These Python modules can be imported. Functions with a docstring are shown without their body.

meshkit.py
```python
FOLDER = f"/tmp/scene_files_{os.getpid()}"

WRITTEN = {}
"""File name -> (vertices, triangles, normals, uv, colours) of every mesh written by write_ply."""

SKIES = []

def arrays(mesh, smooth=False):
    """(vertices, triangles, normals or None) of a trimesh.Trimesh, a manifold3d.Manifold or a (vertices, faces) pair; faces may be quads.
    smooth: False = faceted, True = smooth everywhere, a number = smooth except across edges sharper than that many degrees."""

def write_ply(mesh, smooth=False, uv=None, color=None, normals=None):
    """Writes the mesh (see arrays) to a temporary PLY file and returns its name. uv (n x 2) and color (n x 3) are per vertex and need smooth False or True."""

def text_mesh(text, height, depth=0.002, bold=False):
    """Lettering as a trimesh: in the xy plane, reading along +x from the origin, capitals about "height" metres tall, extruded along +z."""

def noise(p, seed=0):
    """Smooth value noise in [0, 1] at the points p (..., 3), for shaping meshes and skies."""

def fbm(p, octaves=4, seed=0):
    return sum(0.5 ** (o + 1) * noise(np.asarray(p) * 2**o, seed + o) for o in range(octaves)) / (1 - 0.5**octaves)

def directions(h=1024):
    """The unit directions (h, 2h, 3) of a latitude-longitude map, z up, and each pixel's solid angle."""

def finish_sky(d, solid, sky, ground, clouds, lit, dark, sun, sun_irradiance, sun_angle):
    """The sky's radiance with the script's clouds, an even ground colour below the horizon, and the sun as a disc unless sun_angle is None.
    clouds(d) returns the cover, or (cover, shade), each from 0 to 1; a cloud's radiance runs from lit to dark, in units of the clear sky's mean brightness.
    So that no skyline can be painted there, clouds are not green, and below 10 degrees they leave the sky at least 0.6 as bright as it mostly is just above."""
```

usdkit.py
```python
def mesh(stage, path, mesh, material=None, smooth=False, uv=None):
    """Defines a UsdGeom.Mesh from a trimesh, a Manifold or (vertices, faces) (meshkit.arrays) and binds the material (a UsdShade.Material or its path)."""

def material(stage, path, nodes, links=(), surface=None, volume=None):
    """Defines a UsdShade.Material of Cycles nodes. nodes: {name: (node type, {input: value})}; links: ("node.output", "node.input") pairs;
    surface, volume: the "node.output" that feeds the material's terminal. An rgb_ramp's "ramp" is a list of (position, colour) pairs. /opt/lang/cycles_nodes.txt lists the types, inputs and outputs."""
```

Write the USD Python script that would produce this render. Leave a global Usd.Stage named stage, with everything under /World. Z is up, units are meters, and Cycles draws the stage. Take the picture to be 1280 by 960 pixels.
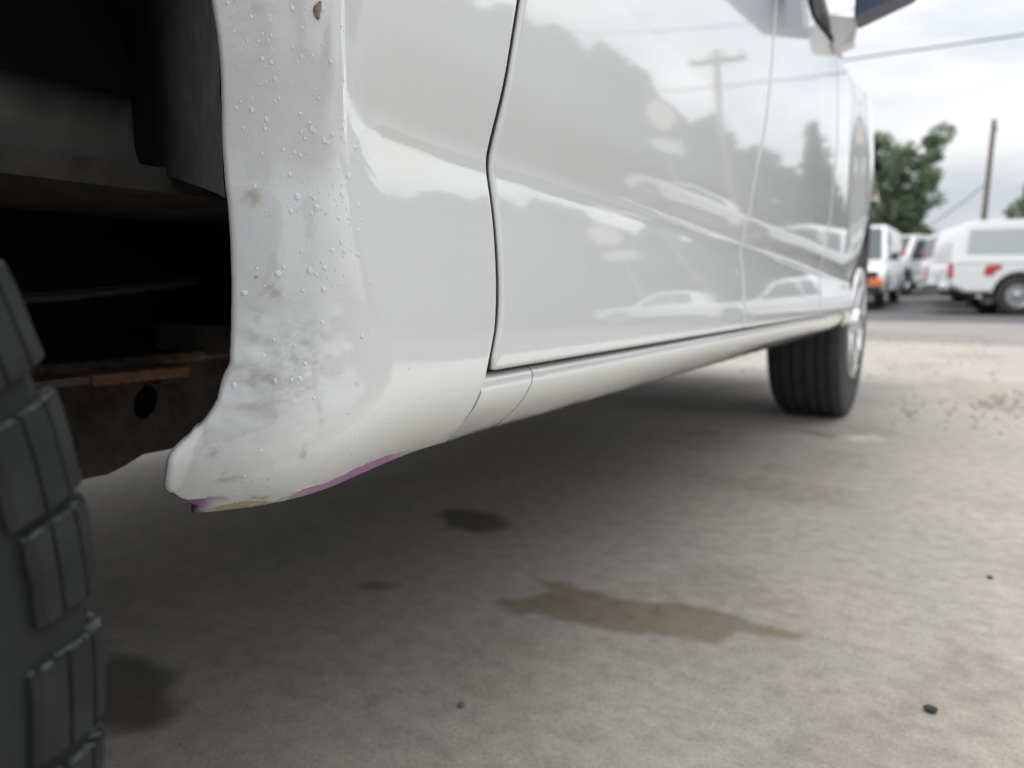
import math, random
import numpy as np, trimesh, usdkit, meshkit
import shapely.geometry as sg
from shapely import affinity, contains_xy
from pxr import Usd, UsdGeom, UsdLux, UsdShade, Gf, Sdf, Vt

rng = np.random.default_rng(7)
random.seed(7)
stage = Usd.Stage.CreateInMemory()
UsdGeom.SetStageUpAxis(stage, UsdGeom.Tokens.z)
UsdGeom.SetStageMetersPerUnit(stage, 1.0)
UsdGeom.Xform.Define(stage, '/World')
UsdGeom.Scope.Define(stage, '/World/Looks')
L = '/World/Looks/'

# ------------------------------------------------------------------ camera
yaw, pitch = math.radians(32), math.radians(7.47)
CAM = np.array([.32, 0, .51])
fwd = np.array([-math.sin(yaw)*math.cos(pitch), math.cos(yaw)*math.cos(pitch), -math.sin(pitch)])
rgt = np.array([math.cos(yaw), math.sin(yaw), 0]); upv = np.cross(rgt, fwd)
cam = UsdGeom.Camera.Define(stage, '/World/camera')
M4 = Gf.Matrix4d(*map(float, [*rgt, 0, *upv, 0, *(-fwd), 0, *CAM, 1]))
cam.AddTransformOp().Set(M4)
cam.CreateHorizontalApertureAttr(36.0); cam.CreateVerticalApertureAttr(27.0)
cam.CreateFocalLengthAttr(900/1280*36)
cam.CreateFStopAttr(5.6); cam.CreateFocusDistanceAttr(.47)
cam.CreateClippingRangeAttr(Gf.Vec2f(.02, 3000))
EXPOSURE = -0.08
cam.CreateExposureAttr(EXPOSURE)

# ------------------------------------------------------------------ sky and sun (overcast)
SUN_EL, SUN_AZ = math.radians(58), math.radians(25)      # azimuth as atan2(x, y)
usdkit.material(stage, L+'sky_look', {
    'tc': ('texture_coordinate', {}),
    'sep': ('separate_xyz', {}),
    'grad': ('map_range', {'from_min': 0.0, 'from_max': 1.0, 'to_min': 1.0, 'to_max': 3.0, 'clamp': True}),
    'mp': ('mapping', {'scale': (1.0, 1.0, 2.6)}),
    'n': ('noise_texture', {'scale': 3.2, 'detail': 6.0, 'roughness': .55, 'distortion': .3}),
    'r': ('rgb_ramp', {'ramp': [(.30, (5.1, 5.45, 6.1)), (.46, (6.0, 6.25, 6.7)), (.58, (7.4, 7.5, 7.65)), (.70, (8.6, 8.6, 8.6))]}),
    'gc': ('combine_color', {}),
    'mul': ('mix_color', {'blend_type': 'multiply', 'fac': 1.0, 'use_clamp': False}),
    'sky': ('sky_texture', {'sky_type': 'single_scattering', 'sun_disc': False, 'sun_elevation': SUN_EL, 'sun_rotation': SUN_AZ, 'aerosol_density': 2.0}),
    'mx': ('mix_color', {'blend_type': 'mix', 'fac': .93, 'use_clamp': False}),
    'bg': ('background_shader', {'strength': .1}),
}, [('tc.generated', 'sep.vector'), ('sep.z', 'grad.value'), ('tc.generated', 'mp.vector'), ('mp.vector', 'n.vector'), ('n.fac', 'r.fac'),
    ('grad.result', 'gc.r'), ('grad.result', 'gc.g'), ('grad.result', 'gc.b'), ('r.color', 'mul.a'), ('gc.color', 'mul.b'),
    ('sky.color', 'mx.a'), ('mul.result', 'mx.b'), ('mx.result', 'bg.color')], surface='bg.background')
dome = UsdLux.DomeLight.Define(stage, '/World/sky')
UsdShade.MaterialBindingAPI.Apply(dome.GetPrim()).Bind(UsdShade.Material.Get(stage, L+'sky_look'))
dome.GetPrim().SetCustomDataByKey('kind', 'structure')
sun = UsdLux.DistantLight.Define(stage, '/World/sun')
sun.CreateIntensityAttr(.38); sun.CreateAngleAttr(25.0); sun.CreateNormalizeAttr(True); sun.CreateColorAttr(Gf.Vec3f(1, .96, .9))
sun.AddRotateZOp().Set(-math.degrees(SUN_AZ)+180.0); sun.AddRotateXOp().Set(-(90-math.degrees(SUN_EL)))

# ------------------------------------------------------------------ helpers
used = {}
def numbered(path):
    k = used.get(path, -1)+1; used[path] = k
    return path if k == 0 else f'{path}_{k:03d}'
def pth(p): return '/World' if p is None else (p if isinstance(p, str) else str(p.GetPath()))
def obj(name, m, mat, parent=None, smooth=40, prim=None):
    path = numbered(pth(parent)+'/'+name)
    if hasattr(m, 'vertices') or hasattr(m, 'to_mesh'): mm = m
    else: mm = (np.asarray(m[0], float), np.asarray(m[1], int))
    g = usdkit.mesh(stage, path, mm, L+mat, smooth=smooth)
    if prim:
        pv = UsdGeom.PrimvarsAPI(g)
        for k, v in prim.items():
            v = np.asarray(v, np.float32)
            if v.ndim == 2: pv.CreatePrimvar(k, Sdf.ValueTypeNames.Color3fArray, 'vertex').Set(Vt.Vec3fArray.FromNumpy(v))
            else: pv.CreatePrimvar(k, Sdf.ValueTypeNames.FloatArray, 'vertex').Set(Vt.FloatArray.FromNumpy(v))
    return g.GetPrim()
def xf(name, parent=None, loc=(0, 0, 0), rz=0., rx=0., scale=None):
    x = UsdGeom.Xform.Define(stage, numbered(pth(parent)+'/'+name))
    x.AddTranslateOp().Set(Gf.Vec3d(*map(float, loc)))
    if rz: x.AddRotateZOp().Set(float(rz))
    if rx: x.AddRotateYOp().Set(float(rx))
    if scale is not None: x.AddScaleOp().Set(Gf.Vec3f(*map(float, np.broadcast_to(scale, 3))))
    return x.GetPrim()
def tag(p, label=None, cat=None, group=None, kind=None):
    for k, v in (('label', label), ('category', cat), ('group', group), ('kind', kind)):
        if v: p.SetCustomDataByKey(k, v)
    return p
def copy_of(src, name, parent=None, loc=(0, 0, 0), rz=0., rx=0., scale=None):
    c = xf(name, parent, loc, rz, rx, scale)
    c.GetReferences().AddInternalReference(src.GetPath()); c.SetInstanceable(True)
    return c
def cat(ms): return trimesh.util.concatenate(ms)
def box(sx, sy, sz, loc=(0, 0, 0), bev=0.):
    if bev:
        import manifold3d as m3
        s = trimesh.creation.icosphere(1, bev)
        pts = np.vstack([s.vertices+np.array([(sx/2-bev)*a, (sy/2-bev)*b, (sz/2-bev)*c]) for a in (-1, 1) for b in (-1, 1) for c in (-1, 1)])
        m = trimesh.convex.convex_hull(pts)
    else: m = trimesh.creation.box((sx, sy, sz))
    m.apply_translation(loc); return m
def tube(pts, r, n=8, cap=True):
    pts = np.asarray(pts, float); r = np.broadcast_to(r, len(pts)); vs = []; fs = []
    for i, p in enumerate(pts):
        t = pts[min(i+1, len(pts)-1)]-pts[max(i-1, 0)]; t /= np.linalg.norm(t)
        a = np.cross(t, [0, 0, 1.] if abs(t[2]) < .9 else [1., 0, 0]); a /= np.linalg.norm(a); b = np.cross(t, a)
        for k in range(n):
            w = 2*math.pi*k/n; vs.append(p+r[i]*(a*math.cos(w)+b*math.sin(w)))
    for i in range(len(pts)-1):
        for k in range(n):
            q = [i*n+k, i*n+(k+1) % n, (i+1)*n+(k+1) % n, (i+1)*n+k]; fs += [[q[0], q[1], q[2]], [q[0], q[2], q[3]]]
    if cap:
        for e, s in ((0, -1), (len(pts)-1, 1)):
            c = len(vs); vs.append(pts[e])
            for k in range(n):
                a_, b_ = e*n+k, e*n+(k+1) % n; fs.append([c, a_, b_] if s > 0 else [c, b_, a_])
    m = trimesh.Trimesh(vs, fs, process=False); m.fix_normals(); return m
def extr(poly, d, axis='y', at=0.):
    """Extrudes a polygon in (horizontal, z) by d, centred on at along the axis."""
    gs = getattr(poly, 'geoms', [poly]); ms = []
    for g in gs:
        if g.area < 1e-8: continue
        m = trimesh.creation.extrude_polygon(g, d, engine='earcut'); v = m.vertices.copy()
        if axis == 'y': m.vertices = np.stack([v[:, 0], -(v[:, 2]-d/2)+at, v[:, 1]], 1)
        else: m.vertices = np.stack([v[:, 2]-d/2+at, v[:, 0], v[:, 1]], 1)
        ms.append(m)
    return cat(ms)
def sstep(x, a, b):
    t = np.clip((np.asarray(x, float)-a)/(b-a), 0, 1); return t*t*(3-2*t)

# ------------------------------------------------------------------ materials
def simple(name, col, rough=.5, metal=0., coat=0., spec=.5, extra=None, nscale=None, namt=.15, bump=0., bscale=80.):
    n = {'p': ('principled_bsdf', {'base_color': col, 'roughness': rough, 'metallic': metal, 'coat_weight': coat, 'specular_ior_level': spec, **(extra or {})})}
    l = []
    if nscale or bump:
        n['tc'] = ('geometry', {})
    if nscale:
        c = np.array(col)
        n['n'] = ('noise_texture', {'scale': nscale, 'detail': 5., 'roughness': .6})
        n['r'] = ('rgb_ramp', {'ramp': [(.3, tuple(c*(1-namt))), (.7, tuple(np.minimum(c*(1+namt), 1)))]})
        l += [('tc.position', 'n.vector'), ('n.fac', 'r.fac'), ('r.color', 'p.base_color')]
    if bump:
        n['bn'] = ('noise_texture', {'scale': bscale, 'detail': 4., 'roughness': .6})
        n['b'] = ('bump', {'strength': bump, 'distance': .002})
        l += [('tc.position', 'bn.vector'), ('bn.fac', 'b.height'), ('b.normal', 'p.normal')]
    return usdkit.material(stage, L+name, n, l, surface='p.BSDF')

# glossy white paint, its colour, gloss and dirt read from the panels' own colour layers
usdkit.material(stage, L+'worn_white_paint', {
    'c': ('attribute', {'attribute': 'paint_color'}), 'g': ('attribute', {'attribute': 'paint_gloss'}),
    'geo': ('geometry', {}),
    'n': ('noise_texture', {'scale': 900., 'detail': 3.}),
    'st': ('mapping', {'scale': (160., 160., 9.)}),
    'n2': ('noise_texture', {'scale': 1., 'detail': 3.}),
    'r2': ('map_range', {'from_min': .3, 'from_max': .75, 'to_min': .99, 'to_max': 1.004}),
    'cc': ('combine_color', {}),
    'm': ('mix_color', {'blend_type': 'multiply', 'fac': 1., 'use_clamp': False}),
    'rr': ('map_range', {'from_min': 0., 'from_max': 1., 'to_min': .55, 'to_max': .09}),
    'cw': ('map_range', {'from_min': 0., 'from_max': 1., 'to_min': .12, 'to_max': 1.}),
    'bs': ('map_range', {'from_min': 0., 'from_max': 1., 'to_min': .35, 'to_max': .0}),
    'b': ('bump', {'distance': .0006}),
    'p': ('principled_bsdf', {'coat_roughness': .026, 'coat_ior': 1.72, 'specular_ior_level': .6}),
}, [('geo.position', 'n.vector'), ('geo.position', 'st.vector'), ('st.vector', 'n2.vector'), ('n2.fac', 'r2.value'), ('r2.result', 'cc.r'), ('r2.result', 'cc.g'), ('r2.result', 'cc.b'),
    ('c.color', 'm.a'), ('cc.color', 'm.b'), ('m.result', 'p.base_color'), ('g.fac', 'rr.value'), ('rr.result', 'p.roughness'), ('g.fac', 'cw.value'), ('cw.result', 'p.coat_weight'),
    ('g.fac', 'bs.value'), ('bs.result', 'b.strength'), ('n.fac', 'b.height'), ('b.normal', 'p.normal')], surface='p.BSDF')
simple('white_paint', (.62, .63, .62), .09, coat=1., spec=.6, extra={'coat_roughness': .026, 'coat_ior': 1.6})
simple('far_white_paint', (.80, .81, .80), .25, coat=.8)
simple('tyre_rubber', (.032, .033, .034), .62, spec=.4, nscale=35., namt=.35, bump=.35, bscale=420.)
simple('tyre_sidewall', (.010, .0115, .011), .6, spec=.25, nscale=18., namt=.25, bump=.15, bscale=300.)
usdkit.material(stage, L+'lug_rubber', {
    'geo': ('geometry', {}), 'e': ('attribute', {'attribute': 'edge_wear'}), 'n': ('noise_texture', {'scale': 330., 'detail': 3.}), 'nb': ('noise_texture', {'scale': 45., 'detail': 5.}),
    'm1': ('math', {'math_type': 'multiply'}), 'r': ('map_range', {'from_min': .40, 'from_max': .58, 'to_min': 0., 'to_max': .42, 'clamp': True}),
    'rb': ('rgb_ramp', {'ramp': [(.3, (.010, .0108, .011)), (.7, (.020, .021, .0212))]}), 'mx': ('mix_color', {'b': (.30, .31, .31)}),
    'bn': ('noise_texture', {'scale': 600., 'detail': 4.}), 'b': ('bump', {'strength': .4, 'distance': .002}), 'p': ('principled_bsdf', {'roughness': .7, 'specular_ior_level': .2})},
    [('geo.position', 'n.vector'), ('geo.position', 'nb.vector'), ('geo.position', 'bn.vector'), ('e.fac', 'm1.value1'), ('n.fac', 'm1.value2'), ('m1.value', 'r.value'), ('nb.fac', 'rb.fac'), ('rb.color', 'mx.a'), ('r.result', 'mx.fac'),
     ('mx.result', 'p.base_color'), ('bn.fac', 'b.height'), ('b.normal', 'p.normal')], surface='p.BSDF')
simple('chrome', (.78, .79, .80), .12, metal=1.)
simple('steel_rim', (.5, .5, .51), .3, metal=1.)
simple('black_plastic', (.018, .02, .028), .35, bump=.1, bscale=900.)
simple('mirror_blue_black', (.03, .045, .095), .3)
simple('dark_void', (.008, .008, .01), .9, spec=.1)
simple('underbody_black', (.06, .056, .05), .8, spec=.25, nscale=22., namt=.4, bump=.5, bscale=90.)
simple('frame_grime', (.034, .029, .024), .85, spec=.2, nscale=40., namt=.45, bump=.5, bscale=150.)
simple('rusty_steel', (.075, .054, .04), .85, spec=.2, nscale=55., namt=.6, bump=.6, bscale=160.)
simple('red_rust', (.115, .062, .042), .85, spec=.2, nscale=70., namt=.5, bump=.5, bscale=160.)
simple('seal_rubber', (.012, .012, .013), .7)
simple('tail_red', (.42, .05, .05), .2, coat=.5)
simple('signal_orange', (.75, .2, .05), .25, coat=.5)
simple('headlight_lens', (.6, .63, .66), .15, coat=1.)
simple('grey_trim', (.28, .29, .30), .5)
simple('topper_window', (.42, .46, .47), .12, spec=.8)
simple('red_decal', (.48, .06, .08), .4)
simple('pole_wood', (.16, .14, .10), .9, nscale=9., namt=.3)
simple('wire_black', (.16, .16, .17), .7)
simple('sign_face', (.5, .42, .4), .5)
simple('sign_white', (.55, .55, .55), .5)
simple('sign_steel', (.35, .35, .36), .5)
simple('bark', (.10, .08, .06), .9, nscale=14., namt=.3)
simple('stone_grey', (.17, .165, .155), .8, nscale=120., namt=.4, bump=.6, bscale=400.)
simple('gravel_stone', (.26, .245, .225), .85, nscale=90., namt=.4)
simple('stone_dark', (.05, .05, .052), .8, nscale=160., namt=.5, bump=.6, bscale=500.)
simple('husk_brown', (.19, .15, .11), .7, nscale=700., namt=.5)
simple('interior_dark', (.03, .03, .033), .8)
# inner wing: thin white overspray near the opening, bare black further in
usdkit.material(stage, L+'overspray_liner', {
    'c': ('attribute', {'attribute': 'paint_color'}), 'geo': ('geometry', {}), 'n': ('noise_texture', {'scale': 260., 'detail': 4.}),
    'b': ('bump', {'strength': .5, 'distance': .001}), 'p': ('principled_bsdf', {'roughness': .75, 'specular_ior_level': .3})},
    [('c.color', 'p.base_color'), ('geo.position', 'n.vector'), ('n.fac', 'b.height'), ('b.normal', 'p.normal')], surface='p.BSDF')
# window glass
for nm, tint in (('tinted_glass', .22), ('car_glass', .3)):
    usdkit.material(stage, L+nm, {
        't': ('transparent_bsdf', {'color': (tint, tint*1.04, tint*1.08)}), 'g': ('glossy_bsdf', {'color': (1, 1, 1), 'roughness': .01}),
        'f': ('fresnel', {'IOR': 1.5}), 'm': ('mix_closure', {})}, [('f.fac', 'm.fac'), ('t.BSDF', 'm.closure1'), ('g.BSDF', 'm.closure2')], surface='m.closure')
simple('water_drop', (.60, .61, .61), .12, coat=1., spec=.7)
for nm, col in (('leaf_green', (.23, .30, .18)), ('leaf_dark', (.04, .058, .035)), ('leaf_yellow', (.15, .17, .035)), ('needle_green', (.035, .05, .035))):
    c = np.array(col)
    usdkit.material(stage, L+nm, {
        'i': ('geometry', {}), 'r': ('rgb_ramp', {'ramp': [(0., tuple(c*.55)), (.5, tuple(c)), (1., tuple(c*1.5))]}),
        'd': ('principled_bsdf', {'roughness': .55, 'specular_ior_level': .3}), 't': ('translucent_bsdf', {'color': tuple(c*1.3)}), 'm': ('mix_closure', {'fac': .3})},
        [('i.random_per_island', 'r.fac'), ('r.color', 'd.base_color'), ('d.BSDF', 'm.closure1'), ('t.BSDF', 'm.closure2')], surface='m.closure')

# concrete: wet spots and stains come from the slab's own layers
usdkit.material(stage, L+'concrete_look', {
    'geo': ('geometry', {}), 'w': ('attribute', {'attribute': 'wet'}), 's': ('attribute', {'attribute': 'stain'}), 'li': ('attribute', {'attribute': 'pale'}),
    'n1': ('noise_texture', {'scale': 2.3, 'detail': 7., 'roughness': .62}), 'n2': ('noise_texture', {'scale': 28., 'detail': 6., 'roughness': .7}), 'n3': ('noise_texture', {'scale': 210., 'detail': 5., 'roughness': .8}),
    'mp': ('mapping', {'scale': (26., 60., 1.), 'rotation': (0., 0., .5)}), 'n4': ('noise_texture', {'scale': 1., 'detail': 5., 'roughness': .65}),
    'r1': ('rgb_ramp', {'ramp': [(.25, (.375, .343, .298)), (.42, (.415, .389, .346)), (.55, (.445, .408, .358)), (.75, (.475, .438, .388))]}),
    'r2': ('rgb_ramp', {'ramp': [(.28, (.74, .735, .73)), (.5, (.99, .99, .98)), (.70, (1.17, 1.165, 1.15))]}),
    'r3': ('rgb_ramp', {'ramp': [(.30, (.35, .35, .35)), (.43, (.93, .93, .93)), (.57, (1.05, 1.05, 1.05)), (.70, (1.5, 1.49, 1.46))]}),
    'r4': ('rgb_ramp', {'ramp': [(.3, (.94, .94, .94)), (.7, (1.05, 1.05, 1.05))]}),
    'a': ('mix_color', {'blend_type': 'multiply', 'fac': .9, 'use_clamp': False}), 'b': ('mix_color', {'blend_type': 'multiply', 'fac': .9, 'use_clamp': False}), 'b4': ('mix_color', {'blend_type': 'multiply', 'fac': .9, 'use_clamp': False}),
    'ws': ('mix_color', {'blend_type': 'multiply', 'b': (.30, .29, .27)}), 'ss': ('mix_color', {'blend_type': 'multiply', 'b': (.60, .555, .465)}), 'ls': ('mix_color', {'blend_type': 'mix', 'b': (.72, .7, .66)}),
    'rr': ('map_range', {'from_min': 0., 'from_max': 1., 'to_min': .82, 'to_max': .62}),
    'hm': ('math', {'math_type': 'add'}), 'bp': ('bump', {'strength': .22, 'distance': .002}),
    'p': ('principled_bsdf', {'specular_ior_level': .35}),
}, [('geo.position', 'n1.vector'), ('geo.position', 'n2.vector'), ('geo.position', 'n3.vector'), ('geo.position', 'mp.vector'), ('mp.vector', 'n4.vector'),
    ('n1.fac', 'r1.fac'), ('n2.fac', 'r2.fac'), ('n3.fac', 'r3.fac'), ('n4.fac', 'r4.fac'), ('r1.color', 'a.a'), ('r2.color', 'a.b'), ('a.result', 'b.a'), ('r3.color', 'b.b'), ('b.result', 'b4.a'), ('r4.color', 'b4.b'),
    ('s.fac', 'ss.fac'), ('b4.result', 'ss.a'), ('w.fac', 'ws.fac'), ('ss.result', 'ws.a'), ('li.fac', 'ls.fac'), ('ws.result', 'ls.a'), ('ls.result', 'p.base_color'), ('w.fac', 'rr.value'), ('rr.result', 'p.roughness'),
    ('n2.fac', 'hm.value1'), ('n3.fac', 'hm.value2'), ('hm.value', 'bp.height'), ('bp.normal', 'p.normal')], surface='p.BSDF')
def pavement(name, lo, hi, sc, bump=.6):
    usdkit.material(stage, L+name, {
        'geo': ('geometry', {}), 'n1': ('noise_texture', {'scale': .6, 'detail': 6., 'roughness': .6}), 'n2': ('noise_texture', {'scale': sc, 'detail': 5., 'roughness': .75}),
        'r1': ('rgb_ramp', {'ramp': [(.3, lo), (.7, hi)]}), 'r2': ('rgb_ramp', {'ramp': [(.3, (.72, .72, .72)), (.7, (1.3, 1.3, 1.3))]}),
        'a': ('mix_color', {'blend_type': 'multiply', 'fac': 1., 'use_clamp': False}), 'b': ('bump', {'strength': bump, 'distance': .01}), 'p': ('principled_bsdf', {'roughness': .85, 'specular_ior_level': .3})},
        [('geo.position', 'n1.vector'), ('geo.position', 'n2.vector'), ('n1.fac', 'r1.fac'), ('n2.fac', 'r2.fac'), ('r1.color', 'a.a'), ('r2.color', 'a.b'), ('a.result', 'p.base_color'), ('n2.fac', 'b.height'), ('b.normal', 'p.normal')], surface='p.BSDF')
pavement('asphalt_look', (.10, .098, .10), (.14, .137, .138), 40.)
pavement('gravel_look', (.25, .235, .215), (.34, .32, .295), 45.)

# ------------------------------------------------------------------ ground
def lot_z(Y): return np.clip(.03*(np.asarray(Y, float)-18.5), 0, .42)
def sheet(xs, ys, zf):
    X, Y = np.meshgrid(xs, ys, indexing='ij'); Z = zf(X, Y); nx, ny = X.shape
    i, j = np.meshgrid(np.arange(nx-1), np.arange(ny-1), indexing='ij'); a = (i*ny+j).ravel()
    f = np.vstack([np.stack([a, a+ny, a+ny+1], 1), np.stack([a, a+ny+1, a+1], 1)])
    return np.stack([X, Y, Z], -1).reshape(-1, 3), f
xs = np.concatenate([[-1500, -400, -120], np.linspace(-60, 60, 41), [120, 400, 1500]])
ys = np.concatenate([[-1500, -400, -100, -30, 0, 13.5], np.linspace(16, 36, 21), [60, 120, 400, 1500]])
tag(obj('asphalt_lot', sheet(xs, ys, lambda X, Y: lot_z(Y)-.009), 'asphalt_look', smooth=True), 'dark grey asphalt parking lot behind the concrete apron', kind='structure')
def irregular(xs, y0, y1, seed, amp):
    xs = np.asarray(xs); e = lambda y, s: y+amp*(meshkit.fbm(np.stack([xs*.5, xs*0+s, xs*0], -1), 4, seed)-.5)*2
    lo, hi = e(y0, 3.1), e(y1, 7.7); n = len(xs); v = np.vstack([np.stack([xs, lo, xs*0], 1), np.stack([xs, hi, xs*0], 1)])
    f = [];
    for i in range(n-1): f += [[i, i+1, n+i+1], [i, n+i+1, n+i]]
    return v, np.array(f)
gv, gf = irregular(np.linspace(-30, 3.3, 160), 7.4, 13.4, 5, .35); gv[:, 2] = -.004
tag(obj('gravel_strip', (gv, gf), 'gravel_look'), 'pale grey gravelly strip between concrete and asphalt', kind='structure')
gx = np.concatenate([[-14, -8, -4, -2.5, -1.8], np.arange(-1.5, 1.0, .009), np.linspace(1.0, 3.0, 12)])
gy = np.concatenate([[-8, -4, -1], np.arange(.2, 3.0, .009), np.arange(3., 7.9, .25), [7.95]])
cv, cf = sheet(gx, gy, lambda X, Y: X*0)
rt_ = cv[:, 0] > 2.95; cv[rt_, 0] += .4*(meshkit.fbm(np.stack([cv[rt_, 1]*.6, cv[rt_, 1]*0, cv[rt_, 1]*0], -1), 3, 4)-.5)
far = cv[:, 1] > 7.9; cv[far, 1] += .12*(meshkit.noise(np.stack([cv[far, 0]*.8, cv[far, 0]*0, cv[far, 0]*0], -1), 2)-.5)
jit = (meshkit.fbm(np.stack([cv[:, 0]*14, cv[:, 1]*14, cv[:, 0]*0], -1), 4, 3)-.5)*.10
def soft(poly, edge, jitter=1.):
    from shapely import distance, points, intersects_xy
    g = sg.Polygon(poly).buffer(.004); minx, miny, maxx, maxy = g.bounds; out = np.zeros(len(cv)); pad = .15
    k = np.where((cv[:, 0] > minx-pad) & (cv[:, 0] < maxx+pad) & (cv[:, 1] > miny-pad) & (cv[:, 1] < maxy+pad))[0]
    if len(k):
        pt = points(cv[k, 0], cv[k, 1]); d = np.where(contains_xy(g, cv[k, 0], cv[k, 1]), -distance(pt, g.exterior), distance(pt, g))
        out[k] = 1-sstep(d+jit[k]*jitter, -edge, edge)
    return out
wetA = [(-.661, 1.254), (-.671, 1.304), (-.62, 1.328), (-.542, 1.328), (-.483, 1.292), (-.481, 1.25), (-.529, 1.214), (-.594, 1.216)]
wetB = [(-.544, .877), (-.528, .904), (-.487, .905), (-.488, .88), (-.514, .868)]
wetC = [(-.66, .46), (-.66, .52), (-.613, .54), (-.55, .529), (-.48, .495), (-.452, .471), (-.454, .442), (-.475, .416), (-.53, .40), (-.62, .42)]
brown = [(-.29, .952), (-.257, .987), (-.241, 1.027), (-.30, 1.06), (-.249, 1.07), (-.154, 1.062), (-.1, 1.07), (-.044, 1.105), (.019, 1.116), (.086, 1.098), (.147, 1.082), (.106, 1.059), (.061, 1.052), (.047, .999), (-.002, .983), (-.082, .962), (-.18, .942), (-.248, .933)]
pale = [(.005, 2.732), (.088, 2.785), (.095, 2.709), (.014, 2.658)]
d2 = [(-.14, 2.727), (-.023, 2.748), (-.037, 2.658)]; d3 = [(-.52, 2.489), (-.422, 2.55), (-.392, 2.452)]
wet = np.maximum.reduce([soft(wetA, .02, .5)*.92, soft(wetB, .015, .3)*.8, soft(wetC, .02, .5)*1.0, soft(d2, .03)*.55, soft(d3, .03)*.5])
stn = np.maximum(soft(brown, .013, .4), .35*sstep(meshkit.fbm(cv*np.array([2.1, 2.1, 1]), 5, 9), .58, .72))
tag(obj('concrete_apron', (cv, cf), 'concrete_look', prim={'wet': wet, 'stain': stn, 'pale': soft(pale, .03)*.6}), 'worn light grey concrete apron under the truck with wet spots and brown stain', kind='structure')

# ------------------------------------------------------------------ the truck's side surface  X = S(Y, z)
ITP = lambda x, xp, fp: np.interp(x, xp, fp)
def smooth_itp(xp, fp):
    from scipy.interpolate import PchipInterpolator
    f = PchipInterpolator(xp, fp); a, b = xp[0], xp[-1]
    return lambda x: f(np.clip(x, a, b))
crease_z = smooth_itp([-1.3, .2, .338, .374, .43, .6, .79, 1.22, 1.73, 2.36, 4.2], [.632, .626, .620, .616, .612, .607, .600, .583, .567, .540, .5])
arch_Y = smooth_itp([.384, .392, .401, .415, .428, .451, .483, .52, .561, .605, .64, .667, .74, .82, .90, .96, 1.0], [.248, .237, .230, .2285, .241, .257, .266, .270, .272, .270, .267, .263, .24, .19, .10, -.02, -.2])
wrap_Y = smooth_itp([.36, .384, .41, .43, .451, .483, .52, .561, .605, .64, .667, .74, .82, .90, .96, 1.0], [.234, .236, .240, .246, .2555, .266, .270, .272, .270, .267, .263, .24, .19, .10, -.02, -.2])
gap_Y = smooth_itp([.38, .40, .43, .445, .486, .53, .574, .592, .61, .661, .707, .741, .9, 1.3], [.453, .456, .464, .4665, .480, .4865, .4905, .4915, .4925, .502, .513, .522, .565, .66])
gap2_Y = smooth_itp([.38, .432, .662, .81, 1.028, 1.3], [1.238, 1.243, 1.285, 1.362, 1.424, 1.49])
gap3_Y = smooth_itp([.38, .432, .748, .965, 1.142, 1.3], [1.98, 2.006, 2.128, 2.182, 2.158, 2.10])
AXR, AXF = -.213, 3.20
archf_Y = lambda z: AXF+AXR*0-(arch_Y(z)-AXR)*1.0+.0
belt_z = smooth_itp([-1.3, 1.64, 1.70, 1.74, 1.80, 1.9, 2.05, 2.2, 4.2], [1.26, 1.25, 1.19, 1.135, 1.113, 1.12, 1.136, 1.14, 1.02])
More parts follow.
